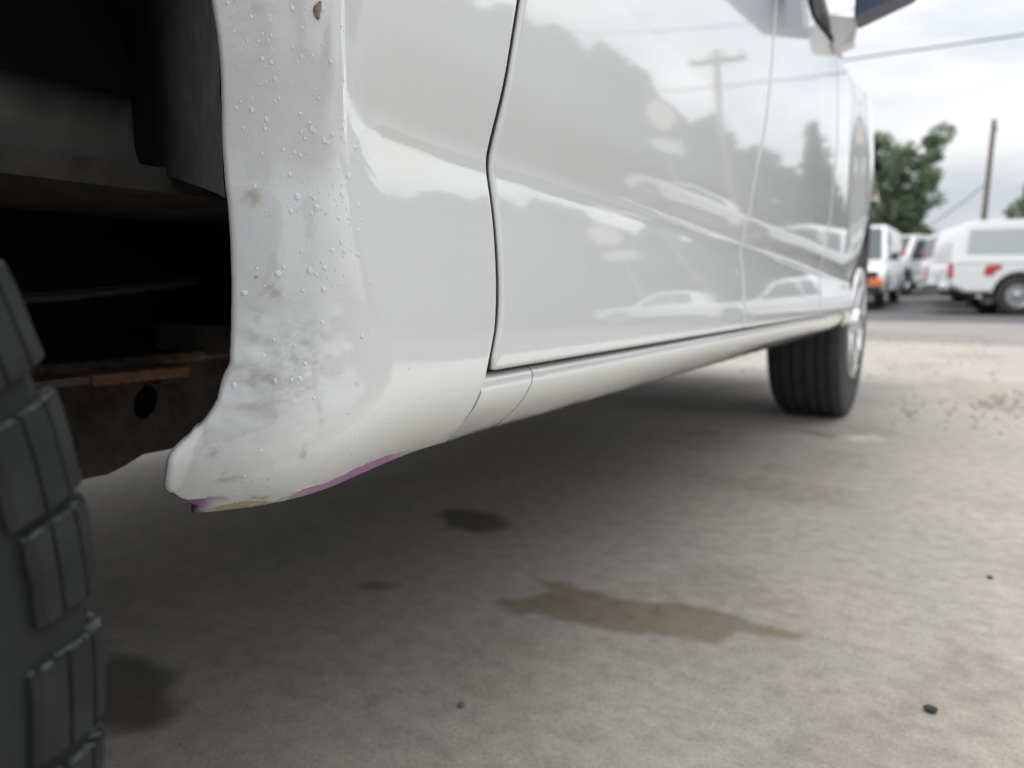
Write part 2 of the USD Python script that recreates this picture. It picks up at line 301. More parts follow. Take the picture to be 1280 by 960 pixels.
def integ(s, al):
    s = np.asarray(s); fine = np.linspace(s[0], s[-1], 4000); t = np.tan(np.radians(np.interp(fine, s, al)))
    X = np.concatenate([[0], np.cumsum((t[1:]+t[:-1])/2*np.diff(fine))])
    return fine, -(X)                       # X falls where the surface looks up as s grows
_s, _x = integ([-.30, -.16, -.05, -.012, .012, .030, .046, .078, .15, .7], [0, 0., 9.3, 12.0, -9.8, -9.6, -9.0, -2.2, 0.2, 4.])
_x = _x-np.interp(.13, _s, _x)
GL = lambda d: np.interp(d, _s, _x)
RH = float(GL(-.16))
GMIN = float(GL(0.0))
def S(Y, z):
    Y = np.asarray(Y, float); z = np.asarray(z, float)
    z0 = crease_z(Y); a = Y-.3325; b = z-z0; k = .055
    ap = np.where(a > 0, a*2.2, a); h = np.clip(.5+.5*(b-ap)/k, 0, 1); d = b*(1-h)+ap*h-k*h*(1-h)          # rounded corner of the pressed-in field
    d = np.where(Y > 1.2, b, d)
    X = GL(d)
    a2 = d*sstep(b-a, -.05, .05)+a*(1-sstep(b-a, -.05, .05))
    wz = sstep(b, -.055, .03)*(Y < 1.2)
    base = GMIN+.0055
    step = base+(RH+.0012-base)*sstep(-a, 0., .0165)
    X = X+np.where(a < 0, step-GL(np.minimum(a, 0)), .0055*(1-sstep(a, 0, .035)))*wz
    X = X+.0016*np.exp(-((a+.0195)/.0036)**2)*sstep(b, -.05, .02)*(Y < 1)       # bead along the flare
    # bottom tuck
    cdrop = .0105*(1-sstep(Y, .275, .43)); X = X-.030*(np.maximum(0, .458-1.5*cdrop-z)/(.068-.5*cdrop))**2.5
    # rear arch lip
    sa = np.clip(Y-wrap_Y(z), 0, 1); w = .10-.042*sstep(z, .44, .56); p = 2.0-.55*sstep(z, .46, .58)
    X = X-np.where(Y < 1.2, .047*np.maximum(0, 1-sa/w)**p, 0)
    up = sstep(z, .55, .68)
    X = X-np.where((Y < 1.2), .0012*np.exp(-((sa-.030)/.008)**2)*sstep(z, .42, .55), 0)
    # front arch lip and flare
    fa = np.clip(archf_Y(z)-Y, 0, 1)
    X = X+.030*sstep(Y, 2.42, 2.70)*sstep(z, .52, .78)-.16*np.maximum(0, Y-2.78)*sstep(Y, 2.70, 3.0)
    X = X-np.where((Y > 2.2) & (z < 1.0), .022*np.maximum(0, 1-fa/.05)**2, 0)
    X = X-.04*sstep(Y, 2.2, 4.3)*sstep(z, .95, 1.15)
    # hand-beaten filler near the lip, and the slight waviness of pressed steel
    q = np.stack([Y*1., z*1., Y*0], -1)
    dent = np.exp(-((sa-.022)/.03)**2)*np.exp(-((z-.462)/.026)**2)*(Y < 1.2)
    X = X+dent*.013*(meshkit.fbm(q*np.array([42., 46., 1]), 3, 11)-.5)
    lipm = (1-sstep(sa, .03, .075))*(Y < 1.2)
    X = X+lipm*(.00035+.0006*(1-sstep(z, .47, .53)))*(meshkit.fbm(q*np.array([130., 95., 1]), 3, 21)-.5)
    X = X+.0004*(meshkit.noise(q*np.array([7., 6., 1]), 31)-.5)+.00003*(meshkit.noise(q*np.array([32., 24., 1]), 32)-.5)
    return X
def SN(Y, z, e=5e-4):
    sy = (S(Y+e, z)-S(Y-e, z))/(2*e); sz = (S(Y, z+e)-S(Y, z-e))/(2*e)
    n = np.stack([np.ones_like(sy), -sy, -sz], -1); return n/np.linalg.norm(n, axis=-1, keepdims=True)
def panel(left, right, bot, top, us, vs, roll=.0035, flange=.018, surf=S):
    u, v = np.meshgrid(us, vs, indexing='ij'); Y = u*0+(float(left(.6))+u*(float(right(.6))-float(left(.6)))); z = None
    for _ in range(6):
        zb, zt = bot(Y)+roll, top(Y)-roll; z = zb+v*(zt-zb)
        l, r = left(z)+roll, right(z)-roll; Y = l+u*(r-l)
    X = surf(Y, z); nu, nv = X.shape; P = np.stack([X, Y, z], -1).reshape(-1, 3)
    i, j = np.meshgrid(np.arange(nu-1), np.arange(nv-1), indexing='ij'); a = (i*nv+j).ravel()
    F = [np.stack([a, a+nv, a+nv+1], 1), np.stack([a, a+nv+1, a+1], 1)]
    loop = [i*nv for i in range(nu)]+[(nu-1)*nv+j for j in range(1, nv)]+[i*nv+nv-1 for i in range(nu-2, -1, -1)]+[j for j in range(nv-2, 0, -1)]
    loop = np.array(loop); Q = P[loop]; N = SN(Q[:, 1], Q[:, 2]) if surf is S else np.tile([1., 0, 0], (len(Q), 1))
    T = np.roll(Q, -1, 0)-np.roll(Q, 1, 0); O = np.cross(T, N); O /= np.linalg.norm(O, axis=1, keepdims=True)
    rings = [Q+O*roll*math.sin(w)-N*roll*(1-math.cos(w)) for w in np.radians([22, 45, 68, 90])]
    rings.append(rings[-1]+np.where(((O[:, 1] < -.2) & (Q[:, 2] > .425) & (Q[:, 1] < 1.))[:, None], np.array([-.78, .62, 0]), np.where((Q[:, 1:2] < .27) & (Q[:, 2:] <= .425), np.array([-.22, .12, .05]), np.array([-1., 0, 0])))*flange)
    prev = loop; V = [P]; n = len(P)
    for R in rings:
        cur = np.arange(n, n+len(R)); n += len(R); V.append(R)
        F += [np.stack([prev, cur, np.roll(cur, -1)], 1), np.stack([prev, np.roll(cur, -1), np.roll(prev, -1)], 1)]; prev = cur
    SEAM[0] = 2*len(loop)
    return np.vstack(V), np.vstack(F)
SEAM = [0]
K = lambda c: (lambda x: np.asarray(x, float)*0+c)
WHITE = np.array([.60, .606, .586])
def paint_layers(V, worn=False, seam=0):
    n = len(V); col = np.tile(WHITE, (n, 1)); gloss = np.ones(n)
    q = V
    col *= (1+.03*(meshkit.fbm(q*14., 4, 51)-.5))[:, None]
    def lay(mask, c, g=None):
        nonlocal col, gloss
        mask = np.clip(mask, 0, 1); col = col*(1-mask[:, None])+np.array(c)*mask[:, None]
        if g is not None: gloss = gloss*(1-mask)+g*mask
    # road film low down, warm specks
    lay(.16*(1-sstep(V[:, 2], .40, .50))*meshkit.fbm(q*np.array([25, 25, 60.]), 4, 52), (.62, .56, .44), .7)
    sp = meshkit.noise(q*900., 53); lay((sp > .988)*.5*(meshkit.noise(q*60, 54) > .55), (.3, .27, .22))
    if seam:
        col[-seam:-seam//2] = col[-seam:-seam//2]*.45; col[-seam//2:] = (.03, .03, .03); gloss[-seam:] = .1  # shade inside the panel gaps, painted onto the turned-in white edges
    if worn:
        X, Y, Z = V.T; sa = Y-arch_Y(Z)
        lip = 1-sstep(sa, .022, .062); fine = meshkit.fbm(q*420., 3, 61); mid = meshkit.fbm(q*90., 4, 62); low = meshkit.fbm(q*30., 4, 63)
        gloss = gloss*(1-.45*lip); lay(lip*.6, (.475, .478, .475)); gloss = gloss*(1-.75*(1-sstep(Z, .425, .455))*(1-sstep(Y, .30, .42)))
        lay(lip*.08*sstep(low, .35, .68), (.56, .57, .57))
        lay(lip*.5*sstep(fine, .66, .78)*sstep(low, .48, .66), (.32, .30, .26), .2)
        top = np.exp(-((Z-.69)/.055)**2)*np.exp(-((sa-.012)/.014)**2); lay(top*.55*sstep(fine, .42, .62), (.40, .36, .28), .1)
        lowd = np.exp(-((Z-.462)/.03)**2)*np.exp(-((sa-.030)/.013)**2); lay(lowd*.45*sstep(fine, .42, .64), (.30, .29, .26), .1)
        lay((fine > .84)*lip*.9, (.14, .12, .10))
        def spot(y, z, ry, rz, c, k=.8, s=1):
            dd = np.hypot((Y-y)/ry, (Z-z)/rz)+1.5*(meshkit.fbm(q*260., 3, 70+s)-.5); lay(k*(1-sstep(dd, .35, 1.25)), c, .2); lay(k*.6*(1-sstep(dd, .1, .6)), np.array(c)*.6, .2)
        B = [(.283, .563, .0060, .0085, (.36, .33, .28), .85), (.2875, .508, .0062, .008, (.38, .36, .33), .85), (.2765, .672, .009, .006, (.24, .18, .10), .85),
             (.250, .4185, .0045, .0055, (.28, .27, .24), .9), (.279, .4600, .010, .012, (.42, .41, .39), .7), (.272, .442, .012, .006, (.47, .45, .40), .5),
             (.301, .437, .003, .020, (.50, .47, .38), .6), (.292, .412, .004, .010, (.45, .42, .30), .55), (.258, .401, .012, .004, (.35, .32, .26), .6), (.300, .455, .0018, .022, (.5, .5, .48), .6)]
        for k, (y, z, ry, rz, c, a) in enumerate(B): spot(y, z, ry*.72, rz*.75, c, a*.85, k)
        # beige dried splash across the crease
        dd = np.hypot((Y-.392)/.034, (Z-.606)/.017)+.7*(meshkit.fbm(q*np.array([60, 60, 60.]), 4, 90)-.5)
        body = 1-sstep(dd, .75, 1.0); rim = np.exp(-((dd-.9)/.07)**2)
        lay(.20*body+.22*rim*sstep(mid, .45, .6), (.62, .54, .40), .75)
        # chipped bottom edge: bare purple under the white, brown where it is through
        edge = Z+.0105*(1-sstep(Y, .275, .43))+.009*(meshkit.fbm(q*np.array([1, 85, 85.]), 5, 95)-.5)
        purp = sstep(Y, .292, .304)*(1-sstep(Y, .372, .412)); h = .3955+.0035*sstep(Y, .29, .34)-.0050*sstep(Y, .36, .41)
        lay((edge < h)*purp, (.40, .19, .38), .35)
        lay((edge < h+.0012)*(edge >= h)*purp*.8, (.80, .79, .75), .3)
        corner = (1-sstep(Y, .248, .260)); lay((edge < .399)*corner, (.17, .035, .18), .5)
        br = sstep(Y, .252, .262)*(1-sstep(Y, .300, .318)); lay((edge < .3935)*br*sstep(fine+mid, .85, 1.0), (.34, .27, .17), .1)
        br2 = sstep(Y, .42, .44); lay((edge < .3905)*br2*.8, (.40, .36, .27), .2)
        lay(np.exp(-((edge-.3965)/.0012)**2)*sstep(mid, .5, .62)*.6*(1-sstep(Y, .44, .46)), (.22, .19, .14), .1)
        # return flange at the arch edge
        lay((X < -.0555)*(Z < .47)*.95, (.07, .062, .05), .05)
        pass
    return {'paint_color': col, 'paint_gloss': gloss}

truck = tag(xf('white_truck'), 'big white crew-cab truck filling the left, chipped rear wheel arch lip and purple bottom edge', 'truck')
def grade(*seg):
    return np.unique(np.concatenate([np.linspace(a, b, n) for a, b, n in seg]))
# rear quarter: the panel between wheel arch and door gap
zq0, zq1 = .3865, .93
vz = lambda z: (np.asarray(z)-zq0)/(zq1-zq0)
vs = vz(grade((zq0, .40, 16), (.40, .60, 150), (.60, .64, 50), (.64, .74, 70), (.74, .93, 16)))
qv, qf = panel(arch_Y, gap_Y, lambda Y: zq0-.0105*(1-sstep(Y, .275, .43)), K(zq1), grade((0, .5, 110), (.5, 1, 60)), np.clip(vs, 0, 1), roll=.0030, flange=.012)
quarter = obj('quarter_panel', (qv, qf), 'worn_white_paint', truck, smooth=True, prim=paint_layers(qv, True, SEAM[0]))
tag(quarter, 'blistered white panel with flared arch lip and chipped purple bottom edge')
# rest of the rear side, above and behind the wheel
mirY = lambda z: 2*AXR-arch_Y(z)
pv_, pf_ = panel(K(-1.30), mirY, K(.40), K(zq1), np.linspace(0, 1, 30), np.linspace(0, 1, 30))
obj('rear_side_panel', (pv_, pf_), 'worn_white_paint', truck, smooth=True, prim=paint_layers(pv_))
pv_, pf_ = panel(K(-1.30), gap_Y, K(zq1+.002), belt_z, np.linspace(0, 1, 60), np.linspace(0, 1, 24), roll=.001)
obj('upper_side_panel', (pv_, pf_), 'worn_white_paint', truck, smooth=True, prim=paint_layers(pv_))
# doors
G = .0068
def dv(lo, hi): return (grade((lo, .50, 20), (.50, .66, 110), (.66, .80, 24), (.80, hi, 26))-lo)/(hi-lo)
door_bot = lambda Y: .4462-.0016*np.asarray(Y)
dv_, df_ = panel(lambda z: gap_Y(z)+G, lambda z: gap2_Y(z)-.0025, door_bot, belt_z, grade((0, .2, 40), (.2, 1, 110)), dv(.446, 1.25), roll=.0045)
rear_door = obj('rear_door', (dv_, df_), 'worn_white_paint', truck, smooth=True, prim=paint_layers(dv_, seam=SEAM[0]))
dv_, df_ = panel(lambda z: gap2_Y(z)+.0025, lambda z: gap3_Y(z)-.005, lambda Y: door_bot(Y), belt_z, np.linspace(0, 1, 130), dv(.446, 1.13), roll=.004)
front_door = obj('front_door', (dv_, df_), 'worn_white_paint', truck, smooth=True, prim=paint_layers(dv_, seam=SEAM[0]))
# front wing
fv_, ff_ = panel(lambda z: gap3_Y(z)+.005, archf_Y, lambda Y: .446-.0016*Y-.055*sstep(Y, 2.45, 2.62), K(.9895), np.linspace(0, 1, 70), np.linspace(0, 1, 90), roll=.004)
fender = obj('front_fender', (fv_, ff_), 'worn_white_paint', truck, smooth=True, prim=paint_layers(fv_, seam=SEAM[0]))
pv_, pf_ = panel(lambda z: gap3_Y(z)+.003, K(4.25), K(.9845), lambda Y: belt_z(Y), np.linspace(0, 1, 60), np.linspace(0, 1, 14), roll=.0003)
obj('fender_top', (pv_, pf_), 'worn_white_paint', truck, smooth=True, prim=paint_layers(pv_))
mirF = lambda z: 2*AXF-archf_Y(z)
pv_, pf_ = panel(mirF, K(4.25), K(.42), K(.985), np.linspace(0, 1, 24), np.linspace(0, 1, 24), roll=.002)
obj('fender_nose', (pv_, pf_), 'worn_white_paint', truck, smooth=True, prim=paint_layers(pv_))
# rocker (sill) in two lengths with a fine weld seam
def rocker(y0, y1, slant, n, seed, seam=False):
    prof = np.array([(-.040, .4445), (-.022, .4445), (-.012, .4440), (-.0065, .4425), (-.0030, .4395), (-.0013, .4350), (-.0014, .4290), (-.0052, .4190), (-.0117, .4090), (-.0201, .4000), (-.0280, .3930), (-.0345, .3880), (-.042, .3850), (-.085, .3840)])
    ts = np.linspace(0, 1, n); V = []
    for t in ts:
        for x, z in prof:
            Y = (float(gap_Y(min(z, .4445)))-.0042 if seam else y0-slant*(.4445-z))*(1-t)+(y1-slant*(.4445-z))*t
            lift = .018*float(sstep(Y, 2.45, 2.68)) - .0018*(Y-.47)
            wob = .0011*(float(meshkit.noise(np.array([Y*26., z*40, seed]), 4))-.5) if z < .395 else 0
            V.append((RH+x-.0011-.012*float(sstep(Y, 2.3, 2.68)), Y, z+lift+wob))
    V = np.array(V); m = len(prof); F = []
    for i in range(n-1):
        for j in range(m-1):
            a = i*m+j; F += [[a, a+1, a+m+1], [a, a+m+1, a+m]]
    F = np.array(F); m_ = trimesh.Trimesh(V, F, process=False)
    if m_.face_normals[:, 0].mean() < 0: F = F[:, ::-1]
    return V, F
rv, rf = rocker(.4735, .5420, .32, 16, 1., True); lay = paint_layers(rv)
ch = (rv[:, 2] < .3915)*(meshkit.fbm(rv*60., 3, 5) > .5); lay['paint_color'][ch] = (.36, .17, .34)
obj('rocker_end', (rv, rf), 'worn_white_paint', truck, smooth=True, prim=lay)
rv, rf = rocker(.5432, 2.70, .32, 300, 2.); lay = paint_layers(rv)
ch = (rv[:, 2] < .3905)*(meshkit.fbm(rv*45., 3, 6) > .52)*(rv[:, 1] < .8); lay['paint_color'][ch] = (.38, .2, .36)
obj('rocker_panel', (rv, rf), 'worn_white_paint', truck, smooth=True, prim=lay)
# dark jambs behind the shut lines
obj('door_jamb', cat([box(.012, .10, .90, (-.036, .50, .86)), box(.012, .12, .76, (-.036, 1.33, .83)), box(.012, .14, .66, (-.036, 2.10, .78)), box(.02, 2.2, .03, (-.046, 1.5, .452))]), 'seal_rubber', truck)

# droplets on the patched lip
def droplet_mesh(n=190):
    ms = []; r2 = np.random.default_rng(5)
    clusters = [(.022, .64, .012, .04, 66), (.045, .60, .012, .05, 36), (.032, .55, .018, .05, 42), (.05, .545, .008, .02, 34), (.02, .47, .012, .03, 16), (.055, .66, .02, .04, 16), (.07, .45, .03, .03, 14), (.09, .42, .06, .02, 8)]
    for ca, cz, ra, rz, k in clusters:
        for _ in range(k):
            sa, z = ca+r2.normal()*ra, cz+r2.normal()*rz
            if sa < .006 or z < .40 or z > .735: continue
            Y = float(arch_Y(z))+sa; r = min(.0018, .0005+abs(r2.normal())*.00045)
            c = np.array([float(S(Y, z)), Y, z]); N = SN(np.array([Y]), np.array([z]))[0]
            s = trimesh.creation.icosphere(2, 1.)
            t1 = np.cross(N, [0, 0, 1.]); t1 /= np.linalg.norm(t1); t2 = np.cross(N, t1)
            v = s.vertices*np.array([r*(.85+.3*r2.random()), r*(.95+.5*r2.random()), r*.34])
            v[:, 1] += 0
            keep = trimesh.Trimesh(c+v[:, :1]*t1+v[:, 1:2]*(-t2 if t2[2] > 0 else t2)+v[:, 2:]*N, s.faces, process=False); ms.append(keep)
    return cat(ms)
tag(obj('water_droplets', droplet_mesh(), 'water_drop', quarter, smooth=True), kind='stuff')
# brown husk stuck on the lip
cz_, cy_ = .665, .2935+.004
def husk():
    N = SN(np.array([.305]), np.array([.666]))[0]; c = np.array([float(S(.305, .666)), .305, .666])+N*.0008
    s = trimesh.creation.icosphere(3, 1.); v = s.vertices*np.array([.0021, .0050, .0011]); v[:, 0] += .0018*(v[:, 1]/.005)**2; v[:, 0] *= 1-.45*(v[:, 1] > 0)*(v[:, 1]/.005)
    t1 = np.cross([0, 0, 1.], N); t1 /= np.linalg.norm(t1); t2 = np.cross(N, t1); w = math.radians(-14)
    a, b = t1*math.cos(w)+t2*math.sin(w), -t1*math.sin(w)+t2*math.cos(w)
    return trimesh.Trimesh(c+v[:, :1]*a+v[:, 1:2]*b+v[:, 2:]*N, s.faces, process=False)
tag(obj('seed_husk', husk(), 'husk_brown', smooth=True), 'tiny curled brown seed husk stuck on the white arch lip near the top', 'seed husk')

# wheel well and underside
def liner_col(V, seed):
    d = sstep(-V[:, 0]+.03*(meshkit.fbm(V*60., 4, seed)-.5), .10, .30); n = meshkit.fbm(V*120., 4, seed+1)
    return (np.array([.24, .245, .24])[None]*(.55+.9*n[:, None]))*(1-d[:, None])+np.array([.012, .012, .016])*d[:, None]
uu, vv = np.meshgrid(np.linspace(0, 1, 60), np.linspace(0, 1, 50), indexing='ij')
Xl = -.052-uu*.34; zl = .563+.07*uu; Zl = zl+vv*(.98-zl); Yl = .279+.15*uu**.9-.25*sstep(Zl, .72, 1.0)*(1-.2*uu)+.004*(meshkit.fbm(np.stack([Xl*20, Zl*20, Xl*0], -1), 3, 3)-.5)
V = np.stack([Xl, Yl, Zl], -1).reshape(-1, 3); i, j = np.meshgrid(np.arange(59), np.arange(49), indexing='ij'); a = (i*50+j).ravel()
F = np.vstack([np.stack([a, a+50, a+51], 1), np.stack([a, a+51, a+1], 1)])
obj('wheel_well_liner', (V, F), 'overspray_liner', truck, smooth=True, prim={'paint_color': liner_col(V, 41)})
ys_ = np.linspace(-.95, .44, 120); pr = [(-.37, .628), (-.385, .634), (-.398, .648), (-.402, .668), (-.40, .70), (-.395, .99)]
V = np.array([(x-.008*math.sin(y*23.)*(z < .66), y, z+.006*math.sin(y*31.)*(z < .67)) for y in ys_ for x, z in pr]); n = len(pr); F = []
for i in range(len(ys_)-1):
    for j in range(n-1):
        a = i*n+j; F += [[a, a+1, a+n+1], [a, a+n+1, a+n]]
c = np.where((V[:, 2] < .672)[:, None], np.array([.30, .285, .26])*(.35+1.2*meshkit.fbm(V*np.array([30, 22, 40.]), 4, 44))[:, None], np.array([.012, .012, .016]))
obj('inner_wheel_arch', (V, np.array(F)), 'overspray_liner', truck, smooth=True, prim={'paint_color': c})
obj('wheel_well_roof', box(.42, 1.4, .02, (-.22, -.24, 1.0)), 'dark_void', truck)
fr = sg.Polygon([(-.9, .34), (.30, .322), (.392, .322), (.41, .327), (.43, .335), (.52, .335), (.9, .36), (.9, .43), (-.9, .46)])
hole = affinity.rotate(affinity.scale(sg.Point(.437, .391).buffer(1., 16), .0125, .0185), -24)
obj('frame_rail', extr(fr.difference(hole), .012, 'x', -.42), 'frame_grime', truck)
obj('added_dark_wall', box(.02, 2.4, .66, (-.50, .4, .65)), 'dark_void', truck)  # added dark wall, blocks the view through to the white far side
obj('frame_lip', tube([(-.405, -.6, .449), (-.405, .2, .440), (-.405, .36, .434), (-.405, .70, .441)], .006, 8), 'rusty_steel', truck)
obj('leaf_spring', cat([box(.05, 1.0, .007, (-.39, -.10, .4265))]), 'rusty_steel', truck)
obj('spring_clamp', box(.056, .10, .012, (-.386, .405, .4262), .003), 'red_rust', truck)
obj('hanger_bracket', box(.02, .03, .012, (-.400, .455, .417), .003), 'frame_grime', truck)
obj('rear_axle', cat([tube([(-.3, -.261, .391), (-1.7, -.261, .391)], .045, 14), trimesh.creation.icosphere(2, .13).apply_translation((-1.0, AXR, .375))]), 'underbody_black', truck)
obj('floor_pan', cat([box(1.5, 5.2, .02, (-1.0, 1.4, .60)), box(1.86, 2.1, .03, (-1.0, 1.55, .455)), box(.05, 2.1, .07, (-.09, 1.55, .42))]), 'underbody_black', truck)
obj('left_frame_rail', box(.08, 4.6, .14, (-1.55, 1.5, .44)), 'underbody_black', truck)
obj('brake_hose', tube([(-.395, .05, .56), (-.38, .16, .53), (-.385, .26, .50), (-.40, .36, .505), (-.41, .5, .52)], .006, 8), 'seal_rubber', truck)
# upper body, far side and ends (mostly out of frame)
def loft(sections, closed=True):
    n = len(sections[0]); V = np.vstack(sections); F = []
    for i in range(len(sections)-1):
        for k in range(n if closed else n-1):
            a, b = i*n+k, i*n+(k+1) % n; F += [[a, b, b+n], [a, b+n, a+n]]
    m = trimesh.Trimesh(V, F, process=False); return m
pf2 = [(-1.30, 1.26), (-1.20, 1.85), (-.9, 1.93), (1.2, 1.95), (1.75, 1.90), (2.45, 1.19)]
def gx(z): return -.012-.20*max(0., (z-1.15))/.78
obj('roof_panel', loft([np.array([(gx(1.86), y, 1.86-.02*abs(y-.3)), (-.35, y, 1.95-.02*abs(y-.3)), (-1.0, y, 1.975-.02*abs(y-.3)), (-1.65, y, 1.95-.02*abs(y-.3)), (-2.0-gx(1.86), y, 1.86-.02*abs(y-.3))]) for y in np.linspace(-1.2, 1.72, 12)], False), 'white_paint', truck, smooth=60)
def side_quad(pts, th=.004):
    g = sg.Polygon(pts); m = trimesh.creation.extrude_polygon(g, th, engine='earcut'); v = m.vertices.copy()
    m.vertices = np.stack([np.array([gx(z) for z in v[:, 1]])+v[:, 2]-th/2-.006, v[:, 0], v[:, 1]], 1); return m
obj('side_glass', side_quad([(.70, 1.235), (1.40, 1.235), (1.40, 1.82), (.66, 1.82)]), 'tinted_glass', rear_door)
obj('side_glass', side_quad([(1.50, 1.235), (1.66, 1.235), (1.72, 1.15), (1.79, 1.10), (2.12, 1.10), (2.14, 1.19), (1.66, 1.80), (1.50, 1.82)]), 'tinted_glass', front_door)
obj('window_seal', cat([tube([(gx(1.25)+.002, 1.64, 1.255), (gx(1.19)+.002, 1.70, 1.195), (gx(1.14)+.002, 1.74, 1.14), (gx(1.12), 1.80, 1.119), (gx(1.12), 1.9, 1.125), (gx(1.13), 2.05, 1.141), (gx(1.14), 2.14, 1.146)], .005, 8)]), 'seal_rubber', front_door)
obj('quarter_glass', side_quad([(-1.12, 1.28), (.58, 1.28), (.56, 1.82), (-1.0, 1.82)]), 'tinted_glass', truck)
for pq in ([side_quad([(.56, 1.24), (.70, 1.24), (.66, 1.88), (.56, 1.88)], .02), side_quad([(1.40, 1.24), (1.50, 1.24), (1.50, 1.88), (1.40, 1.88)], .02), side_quad([(2.14, 1.14), (2.24, 1.14), (1.76, 1.88), (1.66, 1.82)], .02), side_quad([(-1.3, 1.24), (-1.12, 1.24), (-1.0, 1.88), (-1.2, 1.88)], .02)]): obj('cab_pillar', pq, 'white_paint', truck)
obj('windshield', loft([np.array([(-.09+.0, 2.26, 1.14), (-1., 2.42, 1.16), (-1.91, 2.26, 1.14)]), np.array([(-.24, 1.73, 1.86), (-1., 1.84, 1.93), (-1.76, 1.73, 1.86)])], False), 'tinted_glass', truck)
obj('hood', loft([np.array([(-.05-.04*float(sstep(y, 3.5, 4.2)), y, z), (-.3, y, z+.05), (-1, y, z+.07), (-1.7, y, z+.05), (-1.95+.04*float(sstep(y, 3.5, 4.2)), y, z)]) for y, z in ((2.2, 1.13), (2.8, 1.11), (3.4, 1.07), (4.0, 1.02), (4.26, .96))], False), 'white_paint', truck, smooth=60)
obj('grille_front', cat([box(1.75, .10, .55, (-1.0, 4.24, .68), .03)]), 'black_plastic', truck)
obj('front_bumper', box(1.66, .22, .2, (-1.0, 4.30, .50), .05), 'chrome', truck)
obj('rear_wall', box(1.94, .05, 1.35, (-1.0, -1.28, 1.15), .02), 'white_paint', truck)
obj('rear_bumper', box(1.9, .16, .18, (-1.0, -1.38, .52), .04), 'chrome', truck)
obj('left_side', extr(sg.Polygon([(-1.3, .42), (-.72, .42), (-.70, .72), (-.55, .95), (.13, .95), (.28, .72), (.28, .39), (2.68, .39), (2.70, .72), (2.85, .95), (3.55, .95), (3.70, .72), (3.70, .42), (4.25, .45), (4.25, 1.0), (2.2, 1.13), (-1.3, 1.25)]), .02, 'x', -1.98), 'white_paint', truck)
obj('left_glass', extr(sg.Polygon([(-1.25, 1.25), (2.2, 1.13), (1.75, 1.85), (-1.2, 1.85)]), .01, 'x', -1.88), 'tinted_glass', truck)
obj('cabin_floor', box(1.85, 3.3, .03, (-1.0, .5, 1.02)), 'interior_dark', truck)
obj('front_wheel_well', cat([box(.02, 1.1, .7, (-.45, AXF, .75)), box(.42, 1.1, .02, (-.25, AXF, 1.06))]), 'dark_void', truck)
# door mirror on the front door
def hullpts(p): return trimesh.convex.convex_hull(np.array(p))
obj('door_mirror', hullpts([(.045, 2.0, 1.166), (.045, 2.10, 1.165), (.165, 2.0, 1.198), (.165, 2.08, 1.197), (.285, 2.0, 1.33), (.285, 2.06, 1.33), (.045, 2.0, 1.45), (.045, 2.10, 1.42), (.27, 2.0, 1.45), (.27, 2.06, 1.42)]), 'mirror_blue_black', front_door, smooth=30)
obj('mirror_glass', extr(sg.Polygon([(.07, 1.265), (.16, 1.285), (.255, 1.365), (.255, 1.43), (.07, 1.43)]).buffer(.006), .004, 'y', 1.9995), 'chrome', front_door)
obj('mirror_foot', hullpts([(-.01, 2.06, 1.12), (-.01, 2.14, 1.12), (-.02, 2.06, 1.20), (-.02, 2.14, 1.2), (.038, 2.07, 1.125), (.038, 2.11, 1.125), (.046, 2.06, 1.18), (.044, 2.10, 1.18)]), 'white_paint', front_door, smooth=30)
obj('door_handle', hullpts([(.01, 1.33-.02, 1.06), (.03, 1.35, 1.055), (.03, 1.47, 1.055), (.008, 1.50, 1.06), (.01, 1.31, 1.085), (.03, 1.35, 1.08), (.03, 1.47, 1.08), (.008, 1.50, 1.085)]), 'white_paint', rear_door, smooth=30)

# wheels
def revolve_x(prof, n=96, a0=0., a1=2*math.pi):
    prof = np.asarray(prof, float); m = len(prof); V = []
    for k in range(n):
        w = a0+(a1-a0)*k/n
        V.append(np.stack([prof[:, 0], prof[:, 1]*math.sin(w), prof[:, 1]*math.cos(w)], 1))
    V = np.vstack(V); F = []
    for k in range(n):
        for j in range(m-1):
            a, b = k*m+j, ((k+1) % n)*m+j; F += [[a, b, b+1], [a, b+1, a+1]]
    M = trimesh.Trimesh(V, F, process=False); M.fix_normals(); return M
RIMP = [(-.20, .10), (-.20, .215), (-.045, .218), (.000, .224), (.009, .218), (.002, .208), (-.04, .200), (-.055, .19)]
def make_rim(parent):
    r = obj('rim', revolve_x(RIMP, 64), 'chrome', parent, smooth=35)
    hub = revolve_x([(-.07, .0), (.012, .0), (.016, .03), (.012, .055), (-.03, .075), (-.07, .08)], 32); obj('hub', hub, 'chrome', r, smooth=35)
    for k in range(8):
        w = 2*math.pi*k/8; sp = hullpts([(-.055, -.022, .06), (-.055, .022, .06), (-.005, -.014, .06), (-.005, .014, .06), (-.065, -.034, .205), (-.065, .034, .205), (.004, -.022, .200), (.004, .022, .200)])
        sp.apply_transform(trimesh.transformations.rotation_matrix(w, (1, 0, 0))); obj('spoke', sp, 'chrome', r)
    return r
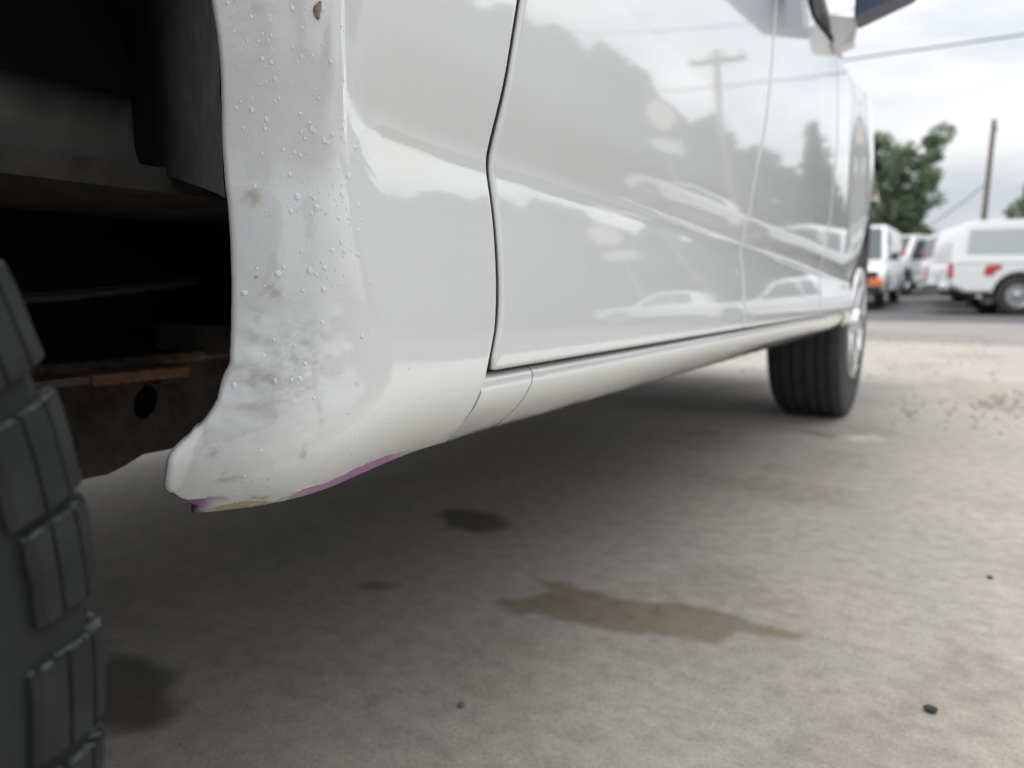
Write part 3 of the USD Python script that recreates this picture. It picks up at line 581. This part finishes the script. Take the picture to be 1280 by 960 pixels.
# front: highway tyre with straight ribs
TYR = [(-.20, .215), (-.225, .25), (-.235, .30), (-.228, .345)]
def ribbed():
    P = [(-.262, .21), (-.274, .25), (-.277, .30), (-.270, .345), (-.255, .368), (-.240, .376)]
    for c in (-.215, -.175, -.132, -.089, -.049): P += [(c-.0045, .3795), (c-.004, .3715), (c+.004, .3715), (c+.0045, .3795)]
    P += [(-.024, .376), (-.009, .368), (.000, .345), (.005, .30), (.003, .25), (-.006, .222), (-.012, .216)]
    return np.array(P)
wf = xf('wheel', truck, (-.045, AXF, .374)); tyre_f = obj('tyre', revolve_x(ribbed(), 120), 'tyre_rubber', wf, smooth=35); make_rim(wf)
tag(wf, 'front wheel with ribbed road tyre and chrome rim')
copy_of(wf, 'wheel', truck, (-1.955, AXF, .374), rz=180.)
# rear: off-road tyre with shoulder lugs
RR = .390
wr = xf('wheel', truck, (.072, -.2555, .391)); tag(wr, 'rear wheel with blocky off-road tyre')
side = [(-.285, .215), (-.300, .26), (-.302, .31), (-.295, .34), (-.270, .3785), (-.23, .3815), (-.07, .3845), (-.021, .3845), (-.0135, .3832), (-.0092, .3795), (-.0070, .3640), (-.0052, .3560), (-.0036, .347), (-.0018, .340), (-.0006, .334), (.0, .326), (.0008, .319), (.0030, .3165), (.0036, .312), (.0024, .308), (.004, .29), (.002, .255), (-.006, .232), (-.010, .226), (-.012, .218)]
obj('tyre', revolve_x(side, 180), 'tyre_sidewall', wr, smooth=35); make_rim(wr)
NL = 56; pitch_a = 2*math.pi/NL
def lug(k, long):
    wear = []; r_ = np.random.default_rng(100+k); low = .3600 if long else .3635
    # section in (x, r), outer face with two shallow steps down the shoulder
    sec = [(-.085, RR-.002), (-.020, RR), (-.0135, RR-.0008), (-.0095, RR-.003), (-.0082, RR-.006), (-.0062, .3822), (-.0071, .3815), (-.0058, .3808), (-.0044, .3733), (-.0055, .3726), (-.0040, .3718), (-.0026, low+.003), (-.0038, low), (-.013, low-.001), (-.05, .362), (-.085, .370)]
    fill = .80 if long else .76; half = pitch_a*fill/2; V = []; angs = half*np.array([-1, -.95, -.5, 0, .5, .95, 1.])
    for q, w in enumerate(angs):
        for x, r in sec:
            edge = abs(q-3) == 3; rr = r-(.0006 if edge and r > .37 else 0); xx = x-(.0008 if edge and x > -.03 else 0); wear.append((1. if q == 0 else .12)*(r > .345)*(x > -.03))
            skew = -.16*pitch_a*(r-.365)/.03
            V.append((xx+r_.normal()*.00018, rr*math.sin(w+skew), rr*math.cos(w+skew)+r_.normal()*.00012))
    m = len(sec); F = []
    for q in range(6):
        for j in range(m):
            a, b = q*m+j, q*m+(j+1) % m; F += [[a, a+m, b+m], [a, b+m, b]]
    pg = trimesh.creation.triangulate_polygon(sg.Polygon(sec), engine='earcut')
    pv, pf = np.asarray(pg[0]), np.asarray(pg[1])
    idx = [int(np.argmin(np.abs(np.array(sec)-p).sum(1))) for p in pv]
    for f in pf:
        f = [idx[i] for i in f]; F += [[f[0], f[1], f[2]], [6*m+f[0], 6*m+f[2], 6*m+f[1]]]
    M = trimesh.Trimesh(np.array(V), np.array(F), process=False); M.fix_normals(); return M, np.array(wear)
LUG_PHASE = .50
for k in range(NL):
    w = (k+LUG_PHASE+.07*math.sin(k*2.3))*pitch_a
    M, wr_ = lug(k, k % 2 == 0); M.apply_transform(trimesh.transformations.rotation_matrix(-w, (1, 0, 0))); split = trimesh.graph.smooth_shade(M, angle=math.radians(25), facet_minarea=None)
    from scipy.spatial import cKDTree
    obj('tread_block', split, 'lug_rubber', wr, smooth=True, prim={'edge_wear': wr_[cKDTree(M.vertices).query(split.vertices)[1]]})
blocks = []
for k in range(NL):
    for x in (-.115, -.16, -.205, -.255):
        w = (k+.3+(.5 if x in (-.16, -.262) else 0))*pitch_a; b_ = box(.036, .030, .014, (x, 0, RR-.0080)); b_.apply_transform(trimesh.transformations.rotation_matrix(-w, (1, 0, 0))); blocks.append(b_)
tag(obj('centre_tread', cat(blocks), 'tyre_rubber', wr), kind='stuff')
copy_of(wr, 'wheel', truck, (-2.06, -.2555, .391), rz=180.)

# ------------------------------------------------------------------ loose stones on the concrete
def stone(r, seed, sub=2):
    m = trimesh.creation.icosphere(sub, 1.); d = 1+.55*(meshkit.fbm(m.vertices*1.6+seed*7.3, 3, seed)-.5); v = m.vertices*d[:, None]*np.array([1, .8, .6])*r
    return trimesh.Trimesh(v, m.faces, process=False)
def set_stone(name, x, y, r, mat, label, seed):
    m = stone(r, seed, 3); m.apply_translation((x, y, -m.vertices[:, 2].min()-.0006)); tag(obj(name, m, mat, smooth=50), label, 'stone')
set_stone('pebble', -.172, .670, .0050, 'stone_grey', 'small grey pebble on the concrete near the bottom middle', 1)
set_stone('pebble', .319, .963, .0075, 'stone_dark', 'dark angular stone on the concrete at the lower right', 2)
set_stone('pebble', .392, 1.49, .005, 'stone_dark', 'little dark stone on the concrete, far to the right of the brown stain', 3)
ms = []; r3 = np.random.default_rng(12)
patch = sg.Polygon([(.40, 3.75), (.46, 4.15), (.62, 4.5), (.95, 4.6), (1.1, 3.9), (.75, 3.3), (.55, 3.45), (.46, 3.65)])
for _ in range(900):
    x, y = r3.uniform(.38, 1.1), r3.uniform(3.2, 4.6)
    if not contains_xy(patch, x, y) and r3.random() < .9: continue
    m = stone(.004+.009*r3.random()**2, int(r3.integers(99)), 1); m.apply_translation((x, y, .001)); ms.append(m)
for _ in range(70):
    x, y = r3.uniform(.06, .50), 3.05+abs(r3.normal())*.55
    m = stone(.004+.008*r3.random()**3, int(r3.integers(99)), 1); m.apply_translation((x, y, .001)); ms.append(m)
for _ in range(700):
    x, y = r3.uniform(-1.2, 3.5), r3.uniform(4.6, 9.5)
    m = stone(.005+.010*r3.random()**3, int(r3.integers(99)), 1); m.apply_translation((x, y, .001)); ms.append(m)
tag(obj('loose_gravel', cat(ms), 'gravel_stone', smooth=50), 'patches of dark loose gravel scattered over the concrete at the right', 'gravel', kind='stuff')

# ------------------------------------------------------------------ parked vehicles
def shell(poly, w, bev=.05, taper=None):
    """Side outline (x, z) swept across the width with rounded shoulders; taper(z) narrows it."""
    inner = poly.buffer(-bev*.6).buffer(0)
    ms = [extr(poly, 2*(w-bev), 'y')]
    mid = poly.buffer(-bev*.22); ms.append(extr(mid, 2*(w-bev*.4), 'y')); ms.append(extr(inner, 2*w, 'y'))
    m = cat(ms)
    if taper is not None:
        v = m.vertices.copy(); v[:, 1] *= taper(v[:, 2]); m.vertices = v
    return m
def far_wheel(parent, x, y, r, out):
    t = xf('wheel', parent, (x, y, r), rz=(0 if out > 0 else 180.))
    P = [(-.11, r*.6), (-.125, r*.75), (-.12, r*.9), (-.09, r), (.09, r), (.12, r*.9), (.125, r*.75), (.11, r*.62)]
    def rot(m): v = m.vertices; m.vertices = np.stack([v[:, 1], v[:, 0], v[:, 2]], 1); m.fix_normals(); return m
    obj('tyre', rot(revolve_x(P, 36)), 'tyre_rubber', t, smooth=35)
    R = rot(revolve_x([(-.05, r*.62), (.10, r*.62), (.105, r*.58), (.05, r*.52), (.05, .0)], 36)); obj('rim', R, 'steel_rim', t, smooth=35)
    obj('hub_cap', rot(revolve_x([(.05, .10), (.09, .085), (.10, .0)], 20)), 'chrome', t, smooth=35)
def vehicle(name, kind, loc, rz, label, category, group=None, topper=False, decal=False, slope=0.):
    t = tag(xf(name, None, loc, rz, slope), label, category, group)
    if kind == 'pickup':
        Ln, w, r = 5.6, .98, .385; wx = (1.25, 4.75)
        low = sg.Polygon([(.02, .62), (.0, .98), (.03, 1.02), (2.05, 1.03), (2.1, 1.04), (4.15, 1.08), (5.2, 1.0), (5.55, .9), (5.62, .55), (5.5, .42), (.3, .45), (.1, .55)])
        cab = sg.Polygon([(1.95, 1.0), (2.02, 1.75), (2.2, 1.84), (3.2, 1.86), (3.5, 1.80), (4.25, 1.05)]); bw, tw, zt = .93, .72, 1.86
        wins = [[(2.25, 1.15), (2.28, 1.70), (2.75, 1.74), (2.75, 1.13)], [(2.85, 1.13), (2.85, 1.74), (3.35, 1.74), (3.85, 1.13)]]
        ws = [(4.20, 1.10), (3.52, 1.77)]; rw = [(2.0, 1.15), (2.045, 1.70)]
    elif kind == 'van':
        Ln, w, r = 5.6, 1.0, .38; wx = (1.1, 4.6)
        low = sg.Polygon([(0, .5), (0, 1.15), (4.6, 1.15), (5.35, 1.02), (5.55, .85), (5.6, .5), (5.4, .36), (.1, .38)])
        cab = sg.Polygon([(0.0, 1.1), (.06, 1.9), (.25, 2.02), (3.7, 2.04), (4.0, 1.98), (4.72, 1.13)]); bw, tw, zt = .98, .84, 2.04
        wins = [[(3.35, 1.2), (3.35, 1.82), (3.85, 1.82), (4.35, 1.2)]]
        ws = [(4.70, 1.17), (4.03, 1.93)]; rw = [(.03, 1.25), (.07, 1.8)]
    else:
        Ln, w, r = 4.9, .93, .34; wx = (.95, 3.85)
        low = sg.Polygon([(.02, .45), (0, .9), (.2, .98), (3.4, 1.0), (4.4, .92), (4.8, .78), (4.88, .5), (4.7, .32), (.15, .34)])
        cab = sg.Polygon([(.05, .95), (.35, 1.58), (.6, 1.66), (2.2, 1.70), (2.6, 1.64), (3.5, .98)]); bw, tw, zt = .90, .70, 1.7
        wins = [[(.55, 1.05), (.72, 1.52), (1.3, 1.57), (1.3, 1.04)], [(1.38, 1.04), (1.38, 1.57), (2.15, 1.58), (2.15, 1.03)], [(2.23, 1.03), (2.23, 1.58), (2.5, 1.56), (3.15, 1.03)]]
        ws = [(3.45, 1.02), (2.64, 1.61)]; rw = [(.10, 1.02), (.36, 1.53)]
    arches = sg.Point(wx[0], r).buffer(r+.07), sg.Point(wx[1], r).buffer(r+.07)
    body = low.difference(arches[0]).difference(arches[1])
    obj('body', shell(body, w, .08), 'far_white_paint', t, smooth=30)
    tp = lambda z: np.interp(z, [1.0, zt], [bw/w, tw/w])
    obj('cabin', shell(cab, w, .07, tp), 'far_white_paint', t, smooth=30)
    obj('underside', box(Ln-.5, 1.5, .35, (Ln/2, 0, .55)), 'underbody_black', t)
    def on_side(poly, y_s, th=.012, lift=.004):
        m = extr(sg.Polygon(poly).buffer(.02), th, 'y'); v = m.vertices.copy(); v[:, 1] = v[:, 1]+y_s*(np.interp(v[:, 2], [1.0, zt], [bw, tw])+lift-th/2); m.vertices = v; return m
    for sgn in (-1, 1):
        for q in wins: obj('side_window', on_side(q, sgn), 'car_glass_dark', t)
        for x in wx: far_wheel(t, x, sgn*(w-.13), r, sgn)
        zs = sorted([ws[0][1], ws[1][1]])
        m0 = hullpts([(wins[-1][-1][0]-.12, sgn*(bw+.01), 1.16), (wins[-1][-1][0]-.02, sgn*(bw+.01), 1.16), (wins[-1][-1][0]-.16, sgn*(bw+.20), 1.14), (wins[-1][-1][0]-.04, sgn*(bw+.2), 1.14), (wins[-1][-1][0]-.16, sgn*(bw+.2), 1.34), (wins[-1][-1][0]-.04, sgn*(bw+.2), 1.32), (wins[-1][-1][0]-.12, sgn*(bw+.05), 1.33)])
        obj('wing_mirror', m0, 'black_plastic', t, smooth=30)
        hz = .80 if kind != 'pickup' else .82
        obj('headlight', box(.10, .30, .16, (Ln-.11, sgn*(w-.22), hz), .03), 'headlight_lens', t)
        obj('turn_signal', box(.12, .30, .19 if kind == 'van' else .12, (Ln-.04, sgn*(w-.16), hz-.19), .02), 'signal_orange', t)
        tl = box(.07, .14, .30 if kind == 'pickup' else .20, (.015, sgn*(w-.06), .90 if kind == 'pickup' else 1.42), .02) if kind != 'suv' else box(.06, .2, .2, (.03, sgn*(w-.12), .82), .02)
        obj('tail_light', tl, 'tail_red', t)
        obj('rub_strip', box(Ln-2*wx[0]-.2, .015, .05, (Ln/2, sgn*(w+.001), .72)), 'grey_trim', t)
    def glass_face(a, b, nm, off):
        (x0, z0), (x1, z1) = a, b; f0, f1 = np.interp([z0, z1], [1.0, zt], [bw, tw])-.10
        n = np.array([z1-z0, 0, -(x1-x0)]); n /= np.linalg.norm(n); n = n*off
        P = np.array([(x0, -f0, z0), (x0, f0, z0), (x1, f1, z1), (x1, -f1, z1)])
        obj(nm, hullpts(np.vstack([P+n, P-n*.5])), 'car_glass_dark', t)
    glass_face(ws[0], ws[1], 'windshield', .016); glass_face(rw[0], rw[1], 'rear_window', -.03 if not topper else -.01)
    obj('grille', box(.05, 2*w-(.25 if kind == 'van' else .95), .30, (Ln-.025, 0, .72), .02), 'black_plastic', t)
    obj('bumper', box(.22, 2*w-.08, .17, (Ln-.03, 0, .46), .05), 'chrome' if kind == 'pickup' else 'black_plastic', t)
    obj('bumper', box(.22, 2*w-.10, .18, (-.06, 0, .56), .05), 'chrome' if kind == 'pickup' else 'grey_trim', t)
    obj('licence_plate', box(.02, .30, .15, (.0 if kind != 'pickup' else -.015, 0, .80)), 'sign_white', t)
    if topper:
        tpoly = sg.Polygon([(.05, 1.0), (.12, 1.60), (.25, 1.83), (.45, 1.90), (1.85, 1.92), (1.98, 1.86), (1.98, 1.0)])
        cap = obj('topper', shell(tpoly, w, .08, lambda z: np.interp(z, [1.0, 1.92], [.97, .82])), 'far_white_paint', t, smooth=30)
        for sgn in (-1, 1):
            m = extr(sg.Polygon([(.32, 1.26), (.36, 1.68), (1.74, 1.70), (1.74, 1.25)]).buffer(.03), .012, 'y'); v = m.vertices.copy(); v[:, 1] += sgn*(w*np.interp(v[:, 2], [1.0, 1.92], [.97, .82])+.003); m.vertices = v
            obj('topper_window', m, 'topper_window', cap)
    if decal:
        [obj('letter', extr(g, .004, 'y', -w-.004), 'grey_trim', t) for g in cat_text_poly().geoms]
        obj('red_emblem', extr(sg.Polygon([(.62, .80), (.62, .93), (.68, .985), (.90, .985), (.90, .93), (.80, .885), (.76, .80)]).buffer(.012), .006, 'y', -w-.003), 'red_decal', t)
        obj('tail_pipe', trimesh.creation.cylinder(.05, .3).apply_transform(trimesh.transformations.rotation_matrix(math.pi/2, (1, 0, 0))).apply_translation((.55, -.82, .38)), 'chrome', t)
    return t
def cat_text_poly():
    return sg.MultiPolygon([sg.box(1.78+.11*k, .90, 1.78+.11*k+.07, .96) for k in range(9)])
simple('car_glass_dark', (.05, .065, .07), .06, spec=.8)
THP = 75; hx, hy = math.sin(math.radians(THP)), math.cos(math.radians(THP)); lx, ly = math.sin(math.radians(THP-90)), math.cos(math.radians(THP-90))
base = np.array([.03, 17.3])+1.0*np.array([lx, ly])
vehicle('pickup_truck', 'pickup', (*base, float(lot_z(base[1]))), 90-THP, 'white pickup with a white topper over its bed and red emblem, at the right edge', 'pickup truck', topper=True, decal=True)
b2 = base+np.array([lx, ly])*3.0+np.array([hx, hy])*.8
vehicle('cargo_van', 'van', (*b2, float(lot_z(b2[1]))), 90-THP, 'white van parked right behind the pickup with the topper, one tail light peeking out', 'van')
b3 = b2+np.array([lx, ly])*3.0+np.array([hx, hy])*.4
vehicle('cargo_van', 'van', (*b3, float(lot_z(b3[1]))), 90-THP, 'white van farthest along the row behind the topper pickup, mostly hidden', 'van')
# van: nose towards the camera
front = np.array([-2.32, 18.9]); thv = 180.5; hv = np.array([math.sin(math.radians(thv)), math.cos(math.radians(thv))])
vb = front-hv*5.6
vehicle('cargo_van', 'van', (*vb, float(lot_z(vb[1]))), 90-thv, 'white cargo van with orange turn signal facing the camera, half hidden behind the truck', 'van', slope=1.2)
thc = 205; hc = np.array([math.sin(math.radians(thc)), math.cos(math.radians(thc))]); cb = np.array([-2.75, 28.0])-hc*5.6
vehicle('cargo_van', 'van', (*cb, float(lot_z(cb[1]))-.02), 90-thc, 'white van far back, seen between the near van and the topper pickup', 'van')
# a vehicle that shows only as a reflection in the doors
vehicle('pickup_truck', 'pickup', (4.4, 23.0, float(lot_z(23.0))), 90-97, 'white open-bed pickup out to the right, seen only mirrored in the truck doors', 'pickup truck')

# ------------------------------------------------------------------ trees, poles, wires, sign
def leaves(pts, size, seed, tilt=1.):
    r_ = np.random.default_rng(seed); n = len(pts); a = r_.normal(size=(n, 3)); a /= np.linalg.norm(a, axis=1, keepdims=True)
    b = np.cross(a, r_.normal(size=(n, 3))); b /= np.linalg.norm(b, axis=1, keepdims=True); s = size*(.6+.8*r_.random(n))[:, None]
    v = np.stack([pts-a*s, pts+b*s*.45, pts+a*s, pts-b*s*.45], 1).reshape(-1, 3); k = np.arange(n)*4
    return v, np.vstack([np.stack([k, k+1, k+2], 1), np.stack([k, k+2, k+3], 1)])
def crown_points(r_, clumps, per, R):
    out = []
    for c, rad in clumps:
        d = r_.normal(size=(per, 3)); d /= np.linalg.norm(d, axis=1, keepdims=True); out.append(c+d*(rad*(.35+.75*r_.random(per)**.6))[:, None]*np.array([1, 1, .85]))
    return np.vstack(out)
def broadleaf(name, loc, h, cr, label, group=None, mat='leaf_green', seed=1, nc=34, per=230, low=.18, leaf=.16, form=None):
    r_ = np.random.default_rng(seed); t = tag(xf(name, None, loc), label, 'tree', group)
    tr = [tube([(0, 0, -.1), (.05*cr*r_.normal(), .05*cr*r_.normal(), h*.35), (.1*r_.normal(), .1*r_.normal(), h*.8)], [h*.026, h*.019, h*.006], 9)]
    clumps = []
    for k in range(nc):
        f = low+(1-low)*((k+.5)/nc); env = (math.sin(math.pi*min(.98, (f-low)/(1-low)*.86+.14))**.7 if form is None else .55+.5*(f-low)/(1-low)*(1 if f < .85 else .8)); w = k*2.4+r_.normal()*.4
        rad = cr*((.24+.16*r_.random())*(1.1-.45*f) if form is None else .15+.13*r_.random()); rr = max(0, cr*env*(.45+.55*r_.random())-rad*.5)
        c = np.array([rr*math.cos(w), rr*math.sin(w), h*f-rad*.6]); clumps.append((c, rad))
        if k % 2 == 0: tr.append(tube([(0, 0, max(.25*h, c[2]-.35*cr)), c*np.array([.55, .55, 1])-np.array([0, 0, .1*cr]), c], [h*.009, h*.006, h*.003], 6))
    obj('trunk', cat(tr), 'bark', t); P = crown_points(r_, clumps, per, cr)
    obj('crown', leaves(P, leaf, seed+5), mat, t, smooth=False); return t
def conifer(name, loc, h, r0, label, group=None, seed=3):
    r_ = np.random.default_rng(seed); t = tag(xf(name, None, loc), label, 'tree', group)
    obj('trunk', tube([(0, 0, -.1), (0, 0, h*.95)], [h*.022, h*.004], 8), 'bark', t); pts = []
    for k in range(26):
        z = h*(.08+.9*k/26); R = r0*(1-k/26.5)*(.85+.3*r_.random())
        for w in np.linspace(0, 2*math.pi, 11)[:-1]+r_.random():
            n = max(8, int(70*R/r0)); s = r_.random(n)**.7; rr = R*(.8+.35*r_.random())
            pts.append(np.stack([np.cos(w)*rr*s, np.sin(w)*rr*s, z-.28*rr*s], 1)+r_.normal(size=(n, 3))*.10*(.3+s[:, None]))
    obj('crown', leaves(np.vstack(pts), .13, seed), 'needle_green', t, smooth=False); return t
broadleaf('leafy_tree', (-3.9, 56., .42), 10.4, 3.1, 'green leafy tree rising behind the white van', seed=4, nc=74, per=190, leaf=.17, low=.14, form='vase')
broadleaf('leafy_tree', (4.55, 58., .42), 9.0, 2.9, 'green leafy tree cut off by the right edge of the picture', seed=8, nc=40, per=260, leaf=.17, low=.12)
broadleaf('yellow_green_bush', (-1.95, 48., .42), 3.5, 1.5, 'yellow-green bush between the tree and the topper pickup', mat='leaf_yellow', seed=9, nc=18, per=260, low=.1, leaf=.12)
broadleaf('yellow_green_bush', (1.35, 48., .42), 3.7, 1.1, 'yellow-green bush behind the roof of the topper pickup, by the pole', mat='leaf_yellow', seed=10, nc=16, per=240, low=.1, leaf=.12)
conifer('conifer_tree', (5.0, 32., .4), 7.3, 2.4, 'dark pointed conifer across the lot, mirrored in the front door')
kinds = [broadleaf('roadside_tree', (15.6, 13.5, 0), 11.3, 4.3, 'dense dark tree in the row along the right side of the lot, opposite the doors', 'roadside trees mirrored in the doors', mat='leaf_dark', seed=20, nc=40, per=230, low=.04, leaf=.30),
         broadleaf('roadside_tree', (14.4, 10.0, 0), 10.4, 4.5, 'dense dark tree in the row along the right side of the lot, opposite the doors', 'roadside trees mirrored in the doors', mat='leaf_dark', seed=21, nc=40, per=230, low=.04, leaf=.30)]
for k, (x, y, s) in enumerate([(15.2, 17.0, 1.0), (14.3, 22.5, .93), (15.4, 28., .97), (16.5, 33.5, .8), (17.2, 38., .66), (18.5, 14, 1.1), (18.6, 25, 1.0), (8.6, 37, .70), (10.6, 35.5, .76), (12.4, 33.5, .84), (13.4, 29.5, .93), (14, -14, .5), (5, -24, .6), (-6, -25, .55)]):  # last three stand behind the camera, added to darken the arch lip
    copy_of(kinds[k % 2], 'roadside_tree', None, (x, y, float(lot_z(y))*.5), rz=73.*k, scale=(s, s, s))
# utility poles
pole = tag(xf('utility_pole', None, (.95, 46., .42)), 'plain wooden utility pole standing behind the topper pickup', 'utility pole')
obj('post', tube([(-.16, 0, -.2), (.02, 0, 8.75)], [.15, .11], 12), 'pole_wood', pole)
obj('pole_cap', trimesh.creation.cylinder(.125, .10).apply_translation((.02, 0, 8.76)), 'sign_steel', pole)
obj('insulator', trimesh.creation.cylinder(.05, .2).apply_translation((.16, 0, 8.3)), 'sign_steel', pole)
pole2 = tag(xf('utility_pole', None, (7.4, 26.5, .24)), 'wooden utility pole with a crossarm, mirrored in the truck doors', 'utility pole')
obj('post', tube([(0, 0, -.2), (0, 0, 8.9)], [.16, .12], 12), 'pole_wood', pole2)
obj('crossarm', box(2.2, .12, .14, (0, 0, 8.5)), 'pole_wood', pole2)
for k in range(4): obj('insulator', trimesh.creation.cylinder(.05, .22).apply_translation((-.95+.63*k, 0, 8.67)), 'sign_steel', pole2)
def wire(p, q, sag, r, label):
    t = np.linspace(0, 1, 40)[:, None]; P = np.array(p)*(1-t)+np.array(q)*t; P[:, 2] -= (sag*4*t*(1-t))[:, 0]
    tag(obj('overhead_wire', tube(P, r, 6), 'wire_black', smooth=60), label, 'wire')
wire((-28.4, 29.5, 9.4), (26.6, 32.5, 9.6), .4, .034, 'thick overhead cable crossing the sky at the top right')
wire((-28.4, 33.0, 10.9), (26.6, 25.5, 10.9), .4, .025, 'thinner overhead wire above the thick cable')
wire((.97, 46, 6.1), (-6, 60, 2.5), .3, .03, 'slack wire running down to the left from the plain wooden pole')
sgn = tag(xf('round_sign', None, (8.9, 23.6, .2)), 'pale round sign on a post, mirrored in the rear door', 'sign')
rs = trimesh.creation.cylinder(.62, .12, sections=40); rs.apply_transform(trimesh.transformations.rotation_matrix(math.pi/2, (1, 0, 0))); rs.apply_transform(trimesh.transformations.rotation_matrix(math.radians(-25), (0, 0, 1))); rs.apply_translation((0, 0, 5.75)); obj('sign_disc', rs, 'sign_face', sgn, smooth=30)
obj('lower_board', box(1.3, .1, .6, (-.1, 0, 4.4), .04), 'sign_white', sgn)
obj('post', tube([(0, .12, -.1), (0, .12, 5.6)], [.06, .06], 10), 'sign_steel', sgn)
